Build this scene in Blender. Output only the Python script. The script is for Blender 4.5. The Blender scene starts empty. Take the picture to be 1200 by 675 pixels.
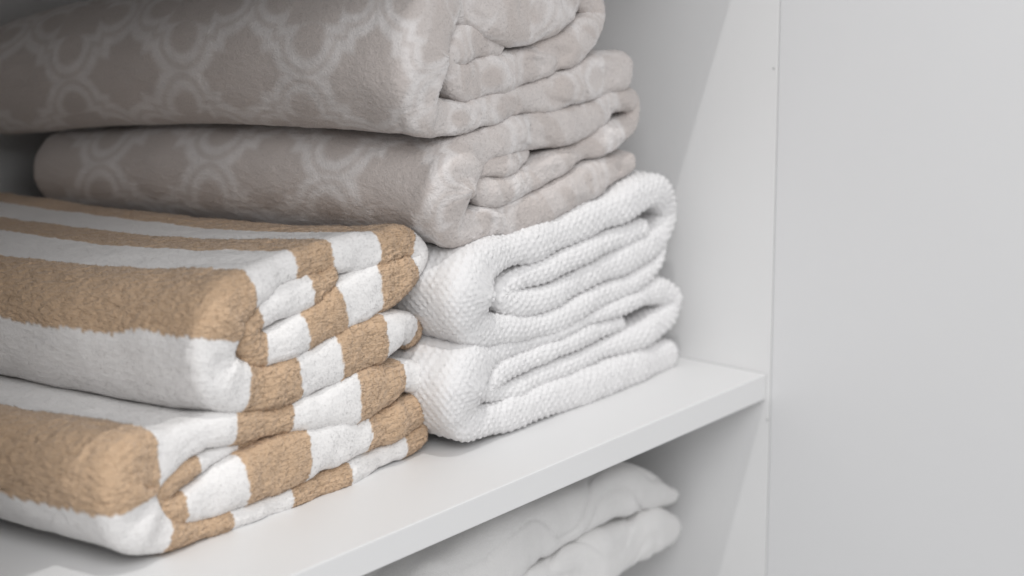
import bpy, math
import numpy as np
from mathutils import Matrix, Vector

rng = np.random.default_rng(7)
C = bpy.context.scene
COL = C.collection

# ------------------------------------------------------------------ camera
YAW, PITCH, ROLL = 0.91562161, 0.25399899, -0.00213991
CAM = np.array([-1.38862739, -0.85516447, 0.48000802])
FPX = 3000.0
fw = np.array([math.sin(YAW)*math.cos(PITCH), math.cos(YAW)*math.cos(PITCH), -math.sin(PITCH)])
r0 = np.array([math.cos(YAW), -math.sin(YAW), 0.0])
u0 = np.cross(r0, fw)
RT = r0*math.cos(ROLL)+u0*math.sin(ROLL)
UP = -r0*math.sin(ROLL)+u0*math.cos(ROLL)

def on_plane(px, py, axis, val):
    d = fw+RT*(px-600)/FPX+UP*(337.5-py)/FPX
    return CAM+d*((val-CAM[axis])/d[axis])

cd = bpy.data.cameras.new('camera')
cam = bpy.data.objects.new('camera', cd); COL.objects.link(cam)
m = Matrix(((RT[0], UP[0], -fw[0], CAM[0]), (RT[1], UP[1], -fw[1], CAM[1]), (RT[2], UP[2], -fw[2], CAM[2]), (0, 0, 0, 1)))
cam.matrix_world = m
cd.sensor_width = 36; cd.lens = FPX/1200*36
cd.clip_start = 0.05; cd.clip_end = 50
cd.dof.use_dof = True
cd.dof.focus_distance = float(np.dot(on_plane(470, 380, 1, 0.068)-CAM, fw))
cd.dof.aperture_fstop = 5.0
C.camera = cam

# ------------------------------------------------------------------ noise
def _h(i, j, k, seed):
    n = (i.astype(np.int64)*374761393+j.astype(np.int64)*668265263+k.astype(np.int64)*2147483647+seed*1442695041) & 0xffffffff
    n = ((n ^ (n >> 13))*1274126177) & 0xffffffff
    n = ((n ^ (n >> 16))*2246822519) & 0xffffffff
    return ((n ^ (n >> 15)) & 0xffff)/32767.5-1.0

def noise(x, y, z=None, seed=0):
    x = np.asarray(x, float); y = np.asarray(y, float)
    z = np.zeros(np.broadcast(x, y).shape) if z is None else z
    x, y, z = np.broadcast_arrays(x, y, z)
    i, j, k = np.floor(x), np.floor(y), np.floor(z)
    fx, fy, fz = x-i, y-j, z-k
    sx, sy, sz = [t*t*t*(t*(t*6-15)+10) for t in (fx, fy, fz)]
    out = 0
    for a in (0, 1):
        for b in (0, 1):
            for c in (0, 1):
                w = (sx if a else 1-sx)*(sy if b else 1-sy)*(sz if c else 1-sz)
                out = out+w*_h(i+a, j+b, k+c, seed)
    return out

def fbm(x, y, seed=0, oct=3):
    o = 0; a = 1; t = 0
    for q in range(oct):
        o = o+a*noise(x*2**q, y*2**q, seed=seed+q); t += a; a *= .5
    return o/t

# ------------------------------------------------------------------ materials
def mat(name):
    m = bpy.data.materials.new(name); m.use_nodes = True
    nt = m.node_tree; nt.nodes.clear()
    out = nt.nodes.new('ShaderNodeOutputMaterial'); b = nt.nodes.new('ShaderNodeBsdfPrincipled')
    nt.links.new(b.outputs[0], out.inputs[0])
    return m, nt, b

def fabric(name, ca, cb, attr, grain=900, bump=.25, sheen=.3, vary=.06, loops=0, through=0):
    """ca where the woven pattern is 0, cb where it is 1"""
    m, nt, b = mat(name)
    N = nt.nodes.new; L = nt.links.new
    at = N('ShaderNodeAttribute'); at.attribute_name = attr
    mx = N('ShaderNodeMix'); mx.data_type = 'RGBA'
    mx.inputs[6].default_value = (*ca, 1); mx.inputs[7].default_value = (*cb, 1)
    L(at.outputs['Fac'], mx.inputs[0])
    tc = N('ShaderNodeTexCoord')
    n1 = N('ShaderNodeTexNoise'); n1.inputs['Scale'].default_value = grain; n1.inputs['Detail'].default_value = 2
    L(tc.outputs['Object'], n1.inputs['Vector'])
    n2 = N('ShaderNodeTexNoise'); n2.inputs['Scale'].default_value = 28; n2.inputs['Detail'].default_value = 3
    L(tc.outputs['Object'], n2.inputs['Vector'])
    ad = N('ShaderNodeMath'); ad.operation = 'ADD'
    L(n1.outputs[0], ad.inputs[0]); L(n2.outputs[0], ad.inputs[1])
    mr = N('ShaderNodeMapRange'); mr.inputs['From Min'].default_value = .6; mr.inputs['From Max'].default_value = 1.4
    mr.inputs['To Min'].default_value = 1-vary; mr.inputs['To Max'].default_value = 1+vary
    L(ad.outputs[0], mr.inputs[0])
    hsv = N('ShaderNodeHueSaturation'); L(mx.outputs[2], hsv.inputs['Color']); L(mr.outputs[0], hsv.inputs['Value'])
    L(hsv.outputs[0], b.inputs['Base Color'])
    b.inputs['Roughness'].default_value = .95
    b.inputs['Specular IOR Level'].default_value = .1
    b.inputs['Sheen Weight'].default_value = sheen; b.inputs['Sheen Roughness'].default_value = .6
    bp = N('ShaderNodeBump'); bp.inputs['Strength'].default_value = bump; bp.inputs['Distance'].default_value = .001
    L(n1.outputs[0], bp.inputs['Height']); L(bp.outputs[0], b.inputs['Normal'])
    if loops:
        mp = N('ShaderNodeMapping'); mp.inputs['Scale'].default_value = (200, 200, 620)
        L(tc.outputs['Object'], mp.inputs['Vector'])
        n4 = N('ShaderNodeTexNoise'); n4.inputs['Scale'].default_value = 1; n4.inputs['Detail'].default_value = 1; n4.inputs['Distortion'].default_value = .6
        L(mp.outputs[0], n4.inputs['Vector'])
        b2 = N('ShaderNodeBump'); b2.inputs['Distance'].default_value = .0015
        mm = N('ShaderNodeMath'); mm.operation = 'MULTIPLY_ADD'; mm.inputs[1].default_value = loops*.8; mm.inputs[2].default_value = loops*.10
        L(at.outputs['Fac'], mm.inputs[0]); L(mm.outputs[0], b2.inputs['Strength'])
        L(n4.outputs[0], b2.inputs['Height']); L(bp.outputs[0], b2.inputs['Normal']); L(b2.outputs[0], b.inputs['Normal'])
    if through:      # single strands let some light through
        tr = N('ShaderNodeBsdfTranslucent'); L(hsv.outputs[0], tr.inputs['Color'])
        ms = N('ShaderNodeMixShader'); ms.inputs[0].default_value = through
        out = [q for q in nt.nodes if q.type == 'OUTPUT_MATERIAL'][0]
        L(b.outputs[0], ms.inputs[1]); L(tr.outputs[0], ms.inputs[2]); L(ms.outputs[0], out.inputs[0])
    return m

M_STRIPE = fabric('striped_terry', (.79, .775, .765), (.56, .395, .26), 'pattern', 700, .3, .2, .035, 1.1)
M_STRIPE_PILE = fabric('striped_terry_pile', (.80, .785, .775), (.565, .40, .26), 'pattern', 700, .1, .2, .035, 0, .35)
M_WAFFLE = fabric('white_beaded_cotton', (.76, .75, .75), (.76, .75, .75), 'pattern', 900, .25, .2, .03)
M_GREY = fabric('taupe_velour', (.505, .455, .43), (.675, .645, .635), 'pattern', 800, .55, .35, .08)
M_WAFFLE_PILE = fabric('white_beaded_cotton_pile', (.79, .785, .785), (.79, .785, .785), 'pattern', 900, .1, .2, .03, 0, .35)
M_GREY_PILE = fabric('taupe_velour_pile', (.53, .48, .455), (.70, .67, .66), 'pattern', 800, .1, .35, .08, 0, .35)
M_LINEN = fabric('white_cotton', (.72, .71, .70), (.72, .71, .70), 'pattern', 1100, .5, .2, .04)

def laminate(name, col, rough=.45):
    m, nt, b = mat(name)
    N = nt.nodes.new; L = nt.links.new
    tc = N('ShaderNodeTexCoord')
    n = N('ShaderNodeTexNoise'); n.inputs['Scale'].default_value = 5; n.inputs['Detail'].default_value = 6
    L(tc.outputs['Object'], n.inputs['Vector'])
    mr = N('ShaderNodeMapRange'); mr.inputs['To Min'].default_value = .975; mr.inputs['To Max'].default_value = 1.025
    L(n.outputs[0], mr.inputs[0])
    hsv = N('ShaderNodeHueSaturation'); hsv.inputs['Color'].default_value = (*col, 1); L(mr.outputs[0], hsv.inputs['Value'])
    L(hsv.outputs[0], b.inputs['Base Color'])
    n3 = N('ShaderNodeTexNoise'); n3.inputs['Scale'].default_value = 260; n3.inputs['Detail'].default_value = 2
    L(tc.outputs['Object'], n3.inputs['Vector'])
    bp = N('ShaderNodeBump'); bp.inputs['Strength'].default_value = .06; bp.inputs['Distance'].default_value = .0006
    L(n3.outputs[0], bp.inputs['Height']); L(bp.outputs[0], b.inputs['Normal'])
    b.inputs['Roughness'].default_value = rough
    b.inputs['Specular IOR Level'].default_value = .3
    return m

M_LAM = laminate('white_laminate', (.73, .728, .727))
M_DOOR = laminate('white_door_laminate', (.69, .69, .695))
M_CAP = laminate('hinge_cap_grey', (.45, .45, .45), .4)

# ------------------------------------------------------------------ object helpers
def tag(o, label=None, cat=None, group=None, kind=None):
    for k, v in (('label', label), ('category', cat), ('group', group), ('kind', kind)):
        if v: o[k] = v
    return o

def link_mesh(name, V, F3=None, F4=None, material=None, attr=None, smooth=True, parent=None, nrm=None, pile=None):
    me = bpy.data.meshes.new(name)
    nf4 = 0 if F4 is None else len(F4); nf3 = 0 if F3 is None else len(F3)
    me.vertices.add(len(V)); me.vertices.foreach_set('co', np.ascontiguousarray(V, dtype=np.float32).ravel())
    loops = []
    if nf4: loops.append(F4.ravel())
    if nf3: loops.append(F3.ravel())
    loops = np.concatenate(loops).astype(np.int32)
    me.loops.add(len(loops)); me.loops.foreach_set('vertex_index', loops)
    me.polygons.add(nf4+nf3)
    st = np.concatenate([np.arange(nf4)*4, nf4*4+np.arange(nf3)*3]).astype(np.int32)
    me.polygons.foreach_set('loop_start', st)
    me.polygons.foreach_set('use_smooth', np.full(nf4+nf3, smooth, dtype=bool))
    me.update(calc_edges=True); me.validate()
    if attr is not None:
        a = me.attributes.new('pattern', 'FLOAT', 'POINT'); a.data.foreach_set('value', attr.astype(np.float32))
    if nrm is not None: me.normals_split_custom_set_from_vertices(nrm.tolist())
    if material: me.materials.append(material)
    if pile:
        me.materials.append(pile)
        me.polygons.foreach_set('material_index', np.concatenate([np.zeros(nf4), np.ones(len(me.polygons)-nf4)]).astype(np.int32))
    o = bpy.data.objects.new(name, me); COL.objects.link(o)
    if parent: o.parent = parent
    return o

def board(name, lo, hi, material, parent=None, bev=.0008):
    import bmesh
    bm = bmesh.new(); bmesh.ops.create_cube(bm, size=1)
    lo = Vector(lo); hi = Vector(hi)
    for v in bm.verts:
        v.co = Vector([(lo[i]+hi[i])/2+v.co[i]*(hi[i]-lo[i]) for i in range(3)])
    bmesh.ops.bevel(bm, geom=bm.edges[:], offset=bev, segments=2, affect='EDGES', profile=.5)
    me = bpy.data.meshes.new(name); bm.to_mesh(me); bm.free()
    me.materials.append(material)
    o = bpy.data.objects.new(name, me); COL.objects.link(o)
    if parent: o.parent = parent
    return o

# ------------------------------------------------------------------ folded towels
def spline(P, step):
    """P (n,4): X,Z,h,dy -> even samples plus the control index of each sample"""
    n = len(P); Q = np.vstack([2*P[0]-P[1], P, 2*P[-1]-P[-2]])
    out = []; idx = []
    for i in range(n-1):
        p0, p1, p2, p3 = Q[i], Q[i+1], Q[i+2], Q[i+3]
        def tj(a, b): return max(np.linalg.norm((b-a)[:2]), 1e-5)**.5
        t0 = 0; t1 = t0+tj(p0, p1); t2 = t1+tj(p1, p2); t3 = t2+tj(p2, p3)
        t = np.linspace(t1, t2, 40, endpoint=(i == n-2))[:, None]
        A1 = (t1-t)/(t1-t0)*p0+(t-t0)/(t1-t0)*p1
        A2 = (t2-t)/(t2-t1)*p1+(t-t1)/(t2-t1)*p2
        A3 = (t3-t)/(t3-t2)*p2+(t-t2)/(t3-t2)*p3
        B1 = (t2-t)/(t2-t0)*A1+(t-t0)/(t2-t0)*A2
        B2 = (t3-t)/(t3-t1)*A2+(t-t1)/(t3-t1)*A3
        c = (t2-t)/(t2-t1)*B1+(t-t1)/(t2-t1)*B2
        out.append(c); idx.append(i+((t-t1)/(t2-t1))[:, 0])
    D = np.vstack(out); I = np.concatenate(idx)
    L = np.concatenate([[0], np.cumsum(np.linalg.norm(np.diff(D[:, :2], axis=0), axis=1))])
    g = np.linspace(0, L[-1], int(L[-1]/.0006))
    G = np.column_stack([np.interp(g, L, D[:, k]) for k in range(4)])
    def smooth(v, k):
        ker = np.hanning(k+2)[1:-1]; ker /= ker.sum()
        return np.convolve(np.concatenate([np.full(k//2, v[0]), v, np.full(k//2, v[-1])]), ker, 'valid')
    for q in range(4): G[:, q] = smooth(G[:, q], 13)
    ang = np.unwrap(np.arctan2(np.gradient(G[:, 1]), np.gradient(G[:, 0])))
    kap = smooth(np.gradient(ang)/(g[1]-g[0]), 15)
    dens = smooth(np.clip(1+.85*G[:, 2]*np.abs(kap), 1, 5), 9)
    cumd = np.concatenate([[0], np.cumsum((dens[1:]+dens[:-1])/2)])*(g[1]-g[0])
    ns = int(cumd[-1]/step)
    s = np.interp(np.linspace(0, cumd[-1], ns), cumd, g)
    R = np.column_stack([np.interp(s, g, G[:, k]) for k in range(4)]+[np.interp(s, g, kap)])
    ci = np.interp(s, L, I)
    return s, R, ci

def quatrefoil(u, v):
    """signed distance to a quatrefoil tile, period 1 in u and v (units of the period)"""
    a = np.abs(u-np.round(u)); b = np.abs(v-np.round(v))
    lobe = np.minimum(np.hypot(a-.285, b), np.hypot(a, b-.285))-.185
    return np.minimum(lobe, np.maximum(a, b)-.262)

def towel(name, ctrl, Y0, Y1, sag, material, kind, toggles=None, first=0, seed=0, step=.0009, wr=1.0,
          label=None, cat='towel', group=None, tuft=None, pat=(0, 0, 0)):
    P = []
    for c in ctrl:
        px, py, h = c[:3]; dy = (c[3] if len(c) > 3 else 0)/1000
        w = on_plane(px, py, 1, Y0-.006+dy)
        P.append((w[0], w[2], h/1000, dy))
    P = np.array(P)
    s, R, ci = spline(P, step)
    X, Z, h, dy, kap = R.T
    dy = dy+.0022*noise(s/.035, s*0, seed=seed+70)
    Lt = s[-1]
    h = h*(1+(.05 if kind == 'velour' else .10)*noise(s/.024, s*0, seed=seed+3))
    if kind == 'terry': h = h*.965
    # rounded ends of the sheet
    for d, hh in ((s, h[:1]), (Lt-s, h[-1:])):
        r = max(float(hh[0]), .003)*(4.0 if kind == 'plain' else 1)
        q = np.clip(1-d/r, 0, 1)
        h = h*(np.clip(1-q, 0, 1)**.75 if kind == 'plain' else np.sqrt(np.clip(1-q*q, 0, 1)))
    h = np.maximum(h, 1e-5)
    dx, dz = np.gradient(X), np.gradient(Z); l = np.hypot(dx, dz)+1e-12
    nx, nz = -dz/l, dx/l
    b = np.where(h < .006, h, .006+(h-.006)*.62)
    # stations round the ring: front arc, upper side, back arc, lower side
    th = np.linspace(-math.pi/2, math.pi/2, 51)
    dep = [0.0]; st = .0010
    while dep[-1] < 1: 
        dep.append(dep[-1]+st); st = min(st*1.03, .0022)
        if dep[-1] > Y1-Y0: break
    dep = np.array(dep)*(Y1-Y0)/dep[-1]
    A = dep[1:]; 
    pw = 1-.38*np.clip((h-.005)/.012, 0, 1)          # thick folds have a squarer front
    side = np.concatenate([np.sin(th), np.ones(len(A)), np.sin(th[::-1])[1:], -np.ones(len(A)-1)])
    off = np.concatenate([-np.cos(th), np.zeros(len(A)), np.cos(th[::-1])[1:], np.zeros(len(A)-1)])
    yd = np.concatenate([np.zeros(len(th)), A, np.full(len(th)-1, A[-1]), A[::-1][1:]])
    nv = len(side)
    sg = np.sign(side)[None]; off0 = off
    side2 = sg*np.abs(side[None])**pw[:, None]; off2 = np.sign(off)[None]*np.abs(off[None])**pw[:, None]
    y = Y0+dy[:, None]+yd[None]*(1-dy[:, None]/(Y1-Y0))+off2*b[:, None]
    # on the hollow side of a bend the cloth bunches: it cannot reach past the centre of the bend
    lim = np.minimum(h, 1/np.maximum(np.abs(kap), 1e-3)+.0015)
    hp = np.where(kap > 0, lim, h)[:, None]; hm = np.where(kap < 0, lim, h)[:, None]
    hs = np.where(sg > 0, hp, hm)
    x = X[:, None]+nx[:, None]*hs*side2
    z = Z[:, None]+nz[:, None]*hs*side2
    V = np.stack([x, y, z], -1)
    # distances measured on the surface: along the sheet (s2) and back from its front edge (w2)
    mid = len(th)//2
    seg = np.linalg.norm(np.diff(V, axis=1), axis=2); cum = np.concatenate([np.zeros((len(s), 1)), np.cumsum(seg, 1)], 1)
    w2 = cum-cum[:, mid:mid+1]
    tot = cum[:, -1:]+np.linalg.norm(V[:, 0]-V[:, -1], axis=1)[:, None]
    w2 = np.where(w2 > tot/2, w2-tot, w2)
    segs = np.linalg.norm(np.diff(V, axis=0), axis=2)
    st_ = np.concatenate([[0], segs[:, :].max(1)]); st_ = np.minimum(st_, .005)
    sb = np.cumsum(st_)[:, None]+0*x          # follows the outer, longer side of each fold
    sa = .5*sb+.5*s[:, None]
    sm = s[:, None]+0*x
    s2 = sa
    w = w2[0]
    def normals(V):
        du = np.gradient(V, axis=0)
        dv = np.roll(V, -1, 1)-np.roll(V, 1, 1)
        n = np.cross(dv, du); return n/(np.linalg.norm(n, axis=2, keepdims=True)+1e-12)
    N = normals(V)
    # make normals point out
    outv = np.stack([nx[:, None]*side[None], off[None]*np.ones_like(x), nz[:, None]*side[None]], -1)
    flip = (N*outv).sum() < 0
    if flip: N = -N
    fr = np.exp(-np.abs(w2)/.03)
    d = wr*(.0016*fbm(s2/.045, w2/.06, seed)+.0008*fbm(s2/.016, w2/.03, seed+9))
    edge = np.abs(side)[None]+0*x
    amp = np.clip(h/.006, 0, 1)[:, None]
    if kind == 'terry':
        q = noise(x/.012, y/.012, z/.006, seed=seed+30)
        rid = 1-2*np.abs(noise(x/.007, y/.007, z/.0020+.6*q, seed=seed+20))
        fine = noise(x/.0018, y/.0018, z/.0014, seed=seed+21)
        d = d+fr*.0016*noise(sm/.013, w2/.02, seed=seed+5)
    if kind == 'bead':
        p = 2*math.pi/.0062
        a = np.cos(p*(s2+.0016*noise(s2/.02, w2/.02, seed=4)))*np.cos(p*(w2+.0016*noise(s2/.02, w2/.02, seed=5)))
        # round the thick corner fold the rows run level and follow the surface
        qx = (x-y)*.95+.0016*noise(y/.02, z/.02, seed=6)
        qz = z+.0016*noise(y/.02, z/.02, x/.02, seed=7)
        a2 = np.cos(p*qx)*np.cos(p*qz)
        wc = np.clip((h-.0125)/.004, 0, 1)[:, None]
        a = a*(1-wc)+a2*wc
        a = np.clip(a*1.35-.12, 0, 1)
        d = d+.00078*a*(1+.3*noise(s2/.006, w2/.006, seed=6))+.00025*noise(x/.0016, y/.0016, z/.0016, seed=seed+21)
    if kind == 'velour':
        cr = noise((sm+.8*w2+.008*noise(sm/.03, w2/.01, seed=9))/.012, w2/.03, seed=seed+5)
        d = d+fr*(.0021*cr+.0021*noise(sm/.024, w2/.05, seed=seed+6))+.00035*noise(x/.0014, y/.0014, z/.0014, seed=seed+21)
    if kind == 'plain':
        d = d+.0015*fbm(sm/.06, w2/.12, seed+2)
        q = w2+.02*noise(sm/.05, w2/.05, seed=seed+4)
        d = d-.0016*np.maximum(0, 1-6*np.abs(noise(q/.022, sm/.11, seed=seed+5)))+.0006*noise(q/.010, sm/.05, seed=seed+6)
    if toggles:
        pattern = np.full(x.shape, float(first))
        jag = .0009*noise(w2/.0035, s2/.01, seed=seed+7)+.0013*noise(w2/.03, s2*0, seed=seed+8)+.0006*noise(w2/.0012, s2*0, seed=seed+9)
        sgn = 1 if first == 0 else -1
        for t in toggles:
            st = np.interp(t, ci, s)
            pattern = pattern+sgn*np.clip((sm-st+jag)/.0008+.5, 0, 1)
            sgn = -sgn
    elif kind == 'velour':
        kk = int(np.argmin(np.abs(ci-pat[0])))
        us = (sb-sb[kk:kk+1])/.100+pat[1]+.05*noise(s2/.04, w2/.04, seed=31)
        vs = (np.abs(w2)-pat[2])/.097+.05*noise(s2/.04, w2/.04, seed=33)
        f = quatrefoil(us, vs)
        S = lambda t: np.clip(t, 0, 1)**2*(3-2*np.clip(t, 0, 1))
        band = S((.105-np.abs(f-.01))/.05)
        line = S((.030-np.abs(f-.006))/.022)
        pattern = band*(1-.6*line)
        patch = S((noise((sm+.6*w2)/.013, w2/.018, seed=seed+60)+.15)/.35)
        frm = np.exp(-(np.abs(w2)/.022)**2)
        pattern = pattern*(1-frm*.4)+frm*.4*patch
        pattern = np.clip(pattern*(.85+.15*noise(s2/.004, w2/.004, seed=40)), 0, 1)
    else:
        pattern = np.zeros(x.shape)
    if kind == 'terry':
        d = d+(rid*.0005+.00042*fine)*(.30+.70*pattern)
    V = V+N*(d*amp)[..., None]
    # sag of the pile towards its back
    V[..., 2] *= 1-sag(V[..., 1]-Y0)
    ns = len(s)
    idx = np.arange(ns*nv).reshape(ns, nv)
    a = idx[:-1]; bq = idx[1:]
    F4 = np.stack([a, np.roll(a, -1, 1), np.roll(bq, -1, 1), bq], -1).reshape(-1, 4)
    if not flip: F4 = F4[:, ::-1]
    VV = V.reshape(-1, 3); PP = pattern.reshape(-1)
    F3 = None; NR = None
    if tuft:
        n, length, width, maxd, lean = tuft
        N2 = normals(V); 
        if flip: N2 = -N2
        # weight by cell area, only where a viewer can look
        e1 = V[1:, :]-V[:-1, :]; e2 = np.roll(V, -1, 1)-V
        area = np.linalg.norm(np.cross(e1, e2[:-1]), axis=2)
        vis = (yd[None] < maxd)*(1+0*area)
        prob = (area*vis*np.exp(-yd[None]/.25)).ravel(); prob = np.cumsum(prob); prob /= prob[-1]
        k = np.searchsorted(prob, rng.random(n)); i, j = k//nv, k % nv
        fu, fv = rng.random(n), rng.random(n); j2 = (j+1) % nv
        W = lambda T: ((1-fu)*(1-fv))[:, None]*T[i, j]+((1-fu)*fv)[:, None]*T[i, j2]+(fu*(1-fv))[:, None]*T[i+1, j]+(fu*fv)[:, None]*T[i+1, j2]
        B = W(V); NN = W(N2); NN /= np.linalg.norm(NN, axis=1, keepdims=True)+1e-9
        pt = W(pattern[..., None])[:, 0]
        cs = B[:, 0]/.003+B[:, 2]/.003; cw = B[:, 1]/.003
        ln = np.stack([noise(cs, cw, seed=51), noise(cs, cw, seed=52), noise(cs, cw, seed=53)], 1)*lean+rng.normal(0, .28, (n, 3))
        ln[:, 2] -= .15
        D1 = NN+ln*.5; D1 /= np.linalg.norm(D1, axis=1, keepdims=True)
        D2 = NN*.6+ln*1.3; D2 /= np.linalg.norm(D2, axis=1, keepdims=True)
        Ln = length*(.6+.8*rng.random(n))[:, None]*((.42+.18*pt)[:, None] if kind == 'terry' else 1)
        D = D1+.5*D2; D /= np.linalg.norm(D, axis=1, keepdims=True)
        sd = np.cross(D, rng.normal(0, 1, (n, 3))); sd /= np.linalg.norm(sd, axis=1, keepdims=True)
        s3 = np.cross(D, sd)
        p0 = B-NN*.0003; wd = width*.6*(.7+.6*rng.random((n, 1)))
        TV = np.stack([p0+sd*wd, p0-sd*wd*.5+s3*wd*.87, p0-sd*wd*.5-s3*wd*.87, p0+D*Ln], 1).reshape(-1, 3)
        base = len(VV)+np.arange(n)*4
        F3 = np.stack([np.stack([base, base+1, base+3], 1), np.stack([base+1, base+2, base+3], 1), np.stack([base+2, base, base+3], 1)], 1).reshape(-1, 3)
        fn = np.stack([(sd*.5+s3*.87), -sd*.5+s3*.87, -sd*.5-s3*.87], 1)
        rad = np.stack([sd, -sd*.5+s3*.87, -sd*.5-s3*.87, 0*sd], 1)
        tn = NN[:, None]+(.3+0*pt if kind == 'velour' else .06+.22*pt)[:, None, None]*ln[:, None]+.25*rad; tn /= np.linalg.norm(tn, axis=2, keepdims=True)
        NR = np.vstack([np.zeros_like(VV), tn.reshape(-1, 3)])
        VV = np.vstack([VV, TV]); PP = np.concatenate([PP, np.repeat(pt, 4)])
    # origin at the thing's base
    org = np.array([VV[:, 0].mean(), (Y0+Y1)/2, VV[:, 2].min()])
    o = link_mesh(name, VV-org, F3, F4, material, PP, nrm=NR,
                  pile={'terry': M_STRIPE_PILE, 'bead': M_WAFFLE_PILE, 'velour': M_GREY_PILE}.get(kind))
    o.location = org
    tag(o, label, cat, group)
    return o

sagS = lambda t: .20*(1-np.exp(-np.maximum(t, 0)/.16))
sagG = lambda t: .185*np.clip(t/.336, 0, 1.3)**1.7

S1 = [(398,316,5,0),(380,332,9),(350,348,12),(315,362,11),(292,385,10),(305,410,11),(350,392,13),(385,370,15),(420,348,17),(460,330,14),(488,312,9),
      (495,298,8),(476,286,10),(440,295,12),(395,303,11),(350,313,9.5),(312,330,11),(268,362,17),(253,398,20),(257,444,17),
      (310,456,14),(350,442,15),(385,423,16),(420,406,16),(455,390,15),(478,384,11),(492,396,9,10)]
T1 = [1.6,3.4,5.2,6.15,7.4,8.5,9.9,11.7,13.0,14.1,15.1,16.45,18.0,19.6,20.95,22.2,23.7,25.5]
S2 = [(315,519,2),(282,525,4),(250,542,6),(210,562,8),(186,585,9),(200,600,9),(240,588,13),(290,560,17),(340,538,18),(390,520,15),(430,508,13),
      (465,494,13),(494,477,10),(504,458,8),(482,441,9),(450,452,14),(415,463,17),(375,482,13),(340,490,10.5),(300,498,11),(255,505,10),
      (205,530,13),(150,560,24),(150,600,21),(180,624,13),(220,626,6.5),(300,600,7.5),(360,577,7.5),(420,552,8),(470,526,9),(509,504,9)]
T2 = [0.9,2.3,5.5,6.85,8.3,9.95,11.9,14.4,16.1,18.0,19.6,21.4,22.7,24.4,25.65,26.65,27.8,29.15]
W1 = [(762,266,6),(735,277,8),(700,290,8),(650,315,8),(615,328,8),(592,345,8),(610,357,9),(650,348,9),(700,322,9.5),(745,300,10),(780,275,10),(790,249,9),
      (771,224,11),(720,246,12),(680,265,12),(640,283,11),(600,295,11),(565,310,15),(547,345,23),(555,382,14),(600,387,8),(650,378,8),(700,352,8),
      (745,332,8),(772,310,6),(786,285,3)]
W2 = [(738,379,5),(700,391,6),(660,407,6.5),(620,424,7),(590,437,8),(573,455,8),(600,460,8),(640,442,7),(680,425,7),(720,408,8),(760,390,10),
      (788,370,9),(795,352,7),(772,342,8),(740,356,7),(700,372,5.5),(660,390,5),(620,405,6),(580,415,9),(538,452,21),(545,492,12),
      (580,492,10),(640,470,12),(700,449,12.5),(750,430,12.5),(799,414,11)]
G1 = [(594,56,6),(570,52,10),(545,50,12.5),(524,70,7),(545,95,13),(580,88,12),(620,78,12),(655,62,13),(685,40,12),(699,14,8),(680,-12,14),
      (640,5,21),(600,15,20),(560,5,17),(525,0,16),(487,60,23),(500,130,15),(540,138,11),(580,127,10),(620,116,10),(660,108,12),(700,90,15),(740,82,11)]
G2 = [(630,179,6),(605,190,7.5),(580,194,7.5),(559,208,6),(572,226,9),(600,220,10),(640,200,10),(680,181,9),(715,160,9),(744,142,7),(746,120,7),
      (720,120,10),(690,140,11),(650,151,12),(610,158,12),(570,172,12),(528,215,23),(535,262,14),(570,262,11),(610,253,12),(650,236,13),
      (690,214,13),(720,200,11),(752,189,7)]
UC = [(806,582,2.5),(786,581,7.5),(765,578,12),(735,574,15),(680,600,19),(610,632,22),(520,680,26),(450,715,24)]
LC = [(809,621,3),(788,621,11),(766,624,16),(735,638,18),(680,664,19),(610,703,21),(540,745,20),(500,800,20),(560,800,25),(620,775,25),(680,745,22),(705,735,18)]

towel('folded_towel', S2, .078, .43, sagS, M_STRIPE, 'terry', T2, 1, 11,
      label='tan and white striped terry towel folded on the shelf, lower of the two striped ones', group='striped towels stacked at the front of the shelf',
      tuft=(230000, .0019, .00040, .26, .4))
towel('folded_towel', S1, .078, .42, sagS, M_STRIPE, 'terry', T1, 1, 23,
      label='tan and white striped terry towel lying on top of the other striped towel', group='striped towels stacked at the front of the shelf',
      tuft=(230000, .0019, .00040, .26, .4))
towel('folded_towel', W2, .062, .36, sagG, M_WAFFLE, 'bead', None, 0, 31,
      label='plain white beaded towel resting directly on the shelf, under the other white towel', group='white towels under the grey towels',
      tuft=(90000, .0009, .0003, .12, .6))
towel('folded_towel', W1, .062, .36, sagG, M_WAFFLE, 'bead', None, 0, 37,
      label='plain white beaded towel between the other white towel and the grey patterned towels', group='white towels under the grey towels',
      tuft=(90000, .0009, .0003, .12, .6))
towel('folded_towel', G2, .066, .385, sagG, M_GREY, 'velour', None, 0, 41, pat=(16, .40, .100),
      label='grey taupe towel with pale trellis pattern lying directly on the white towels', group='grey patterned towels on top of the pile',
      tuft=(130000, .0008, .0003, .33, .8))
towel('folded_towel', G1, .066, .42, sagG, M_GREY, 'velour', None, 0, 43, pat=(15, .27, .094),
      label='grey taupe towel with pale trellis pattern, topmost in the tall pile', group='grey patterned towels on top of the pile',
      tuft=(130000, .0008, .0003, .36, .8))
towel('folded_cloth', LC, .060, .36, lambda t: 0*t, M_LINEN, 'plain', None, 0, 47, step=.002,
      label='plain white cloth folded below the shelf, beneath the other cloth there', cat='cloth', group='white cloths below the shelf')
towel('folded_cloth', UC, .060, .36, lambda t: 0*t, M_LINEN, 'plain', None, 0, 49, step=.002,
      label='plain white cloth just under the shelf board, draped over the other white cloth', cat='cloth', group='white cloths below the shelf')

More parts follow.
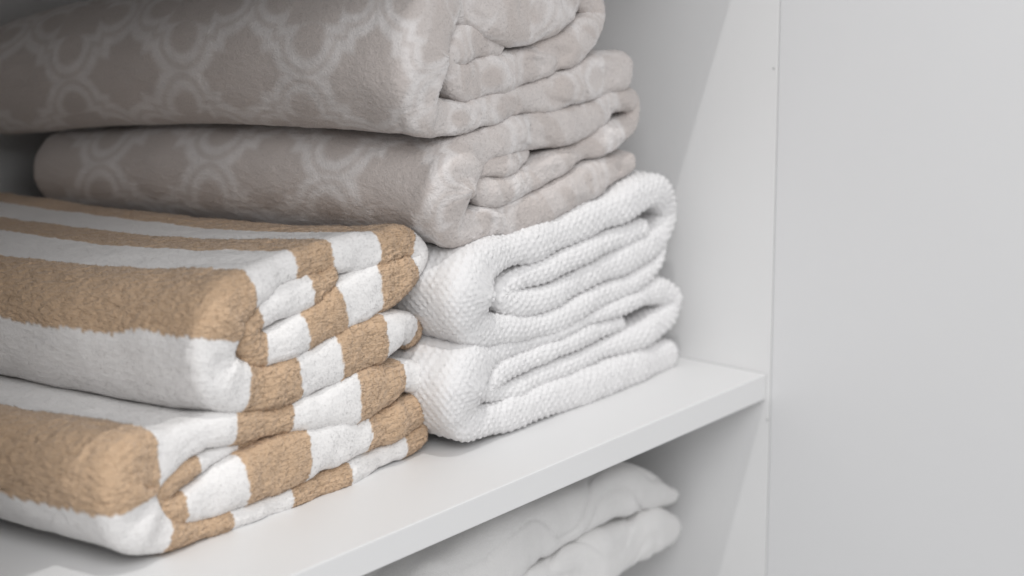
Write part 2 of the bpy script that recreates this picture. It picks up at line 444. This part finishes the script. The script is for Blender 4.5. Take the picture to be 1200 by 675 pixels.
# ------------------------------------------------------------------ cupboard
cup = bpy.data.objects.new('cupboard', None); COL.objects.link(cup)
tag(cup, 'white laminate cupboard with open shelves holding the folded towels', 'cupboard')
board('shelf', (-.6794, 0, -.0175), (-.0006, .470, 0), M_LAM, cup, .0007)
board('shelf', (-.6794, 0, .352), (-.0006, .470, .3695), M_LAM, cup)
board('shelf', (-.6794, 0, -.2575), (-.0006, .470, -.240), M_LAM, cup)
board('side_panel', (0, -.003, -.6), (.018, .489, .9), M_LAM, cup, .0003)
board('side_panel', (-.698, -.003, -.6), (-.680, .489, .9), M_LAM, cup)
board('back_panel', (-.6794, .471, -.6), (-.0006, .488, .9), M_LAM, cup)
dr = board('door', (.0001, -.56, -.6), (.0181, -.0036, .9), M_DOOR, cup, .0003)
import bmesh
for (px, py) in ((899.5, 492), (907, 80)):
    p = on_plane(px, py, 0, 0)
    bm = bmesh.new(); bmesh.ops.create_cone(bm, cap_ends=True, segments=16, radius1=.0008, radius2=.0007, depth=.0008)
    me = bpy.data.meshes.new('screw_cap'); bm.to_mesh(me); bm.free(); me.materials.append(M_CAP)
    o = bpy.data.objects.new('screw_cap', me); COL.objects.link(o)
    o.rotation_euler = (0, -math.pi/2, 0); o.location = (-.0002, p[1], p[2]); o.parent = cup

# ------------------------------------------------------------------ light
w = bpy.data.worlds.new('World'); C.world = w; w.use_nodes = True
bg = w.node_tree.nodes['Background']; bg.inputs[0].default_value = (.985, .99, 1, 1); bg.inputs[1].default_value = .57
def lamp(name, kind, loc, target, energy, col=(1, 1, 1), **kw):
    ld = bpy.data.lights.new(name, kind); ld.energy = energy; ld.color = col
    for k, v in kw.items(): setattr(ld, k, v)
    o = bpy.data.objects.new(name, ld); COL.objects.link(o); o.location = loc
    o.rotation_euler = (Vector(target)-Vector(loc)).to_track_quat('-Z', 'Y').to_euler()
    return o
lamp('ceiling_spot', 'SPOT', (-.92, -.575, 2.2), (-.25, .05, .1), 57, (1, .99, .975), spot_size=math.radians(60), spot_blend=.8, shadow_soft_size=.009)
lamp('fill_light', 'AREA', (-2.1, -1.9, 1.9), (-.3, .1, .1), 52, (.99, .993, 1), size=1.6)  # added soft fill that lifts the shaded faces; no actual lamp stands there

C.view_settings.view_transform = 'Standard'; C.view_settings.look = 'None'
C.view_settings.exposure = 0; C.view_settings.gamma = 1
C.cycles.max_bounces = 8; C.cycles.diffuse_bounces = 5
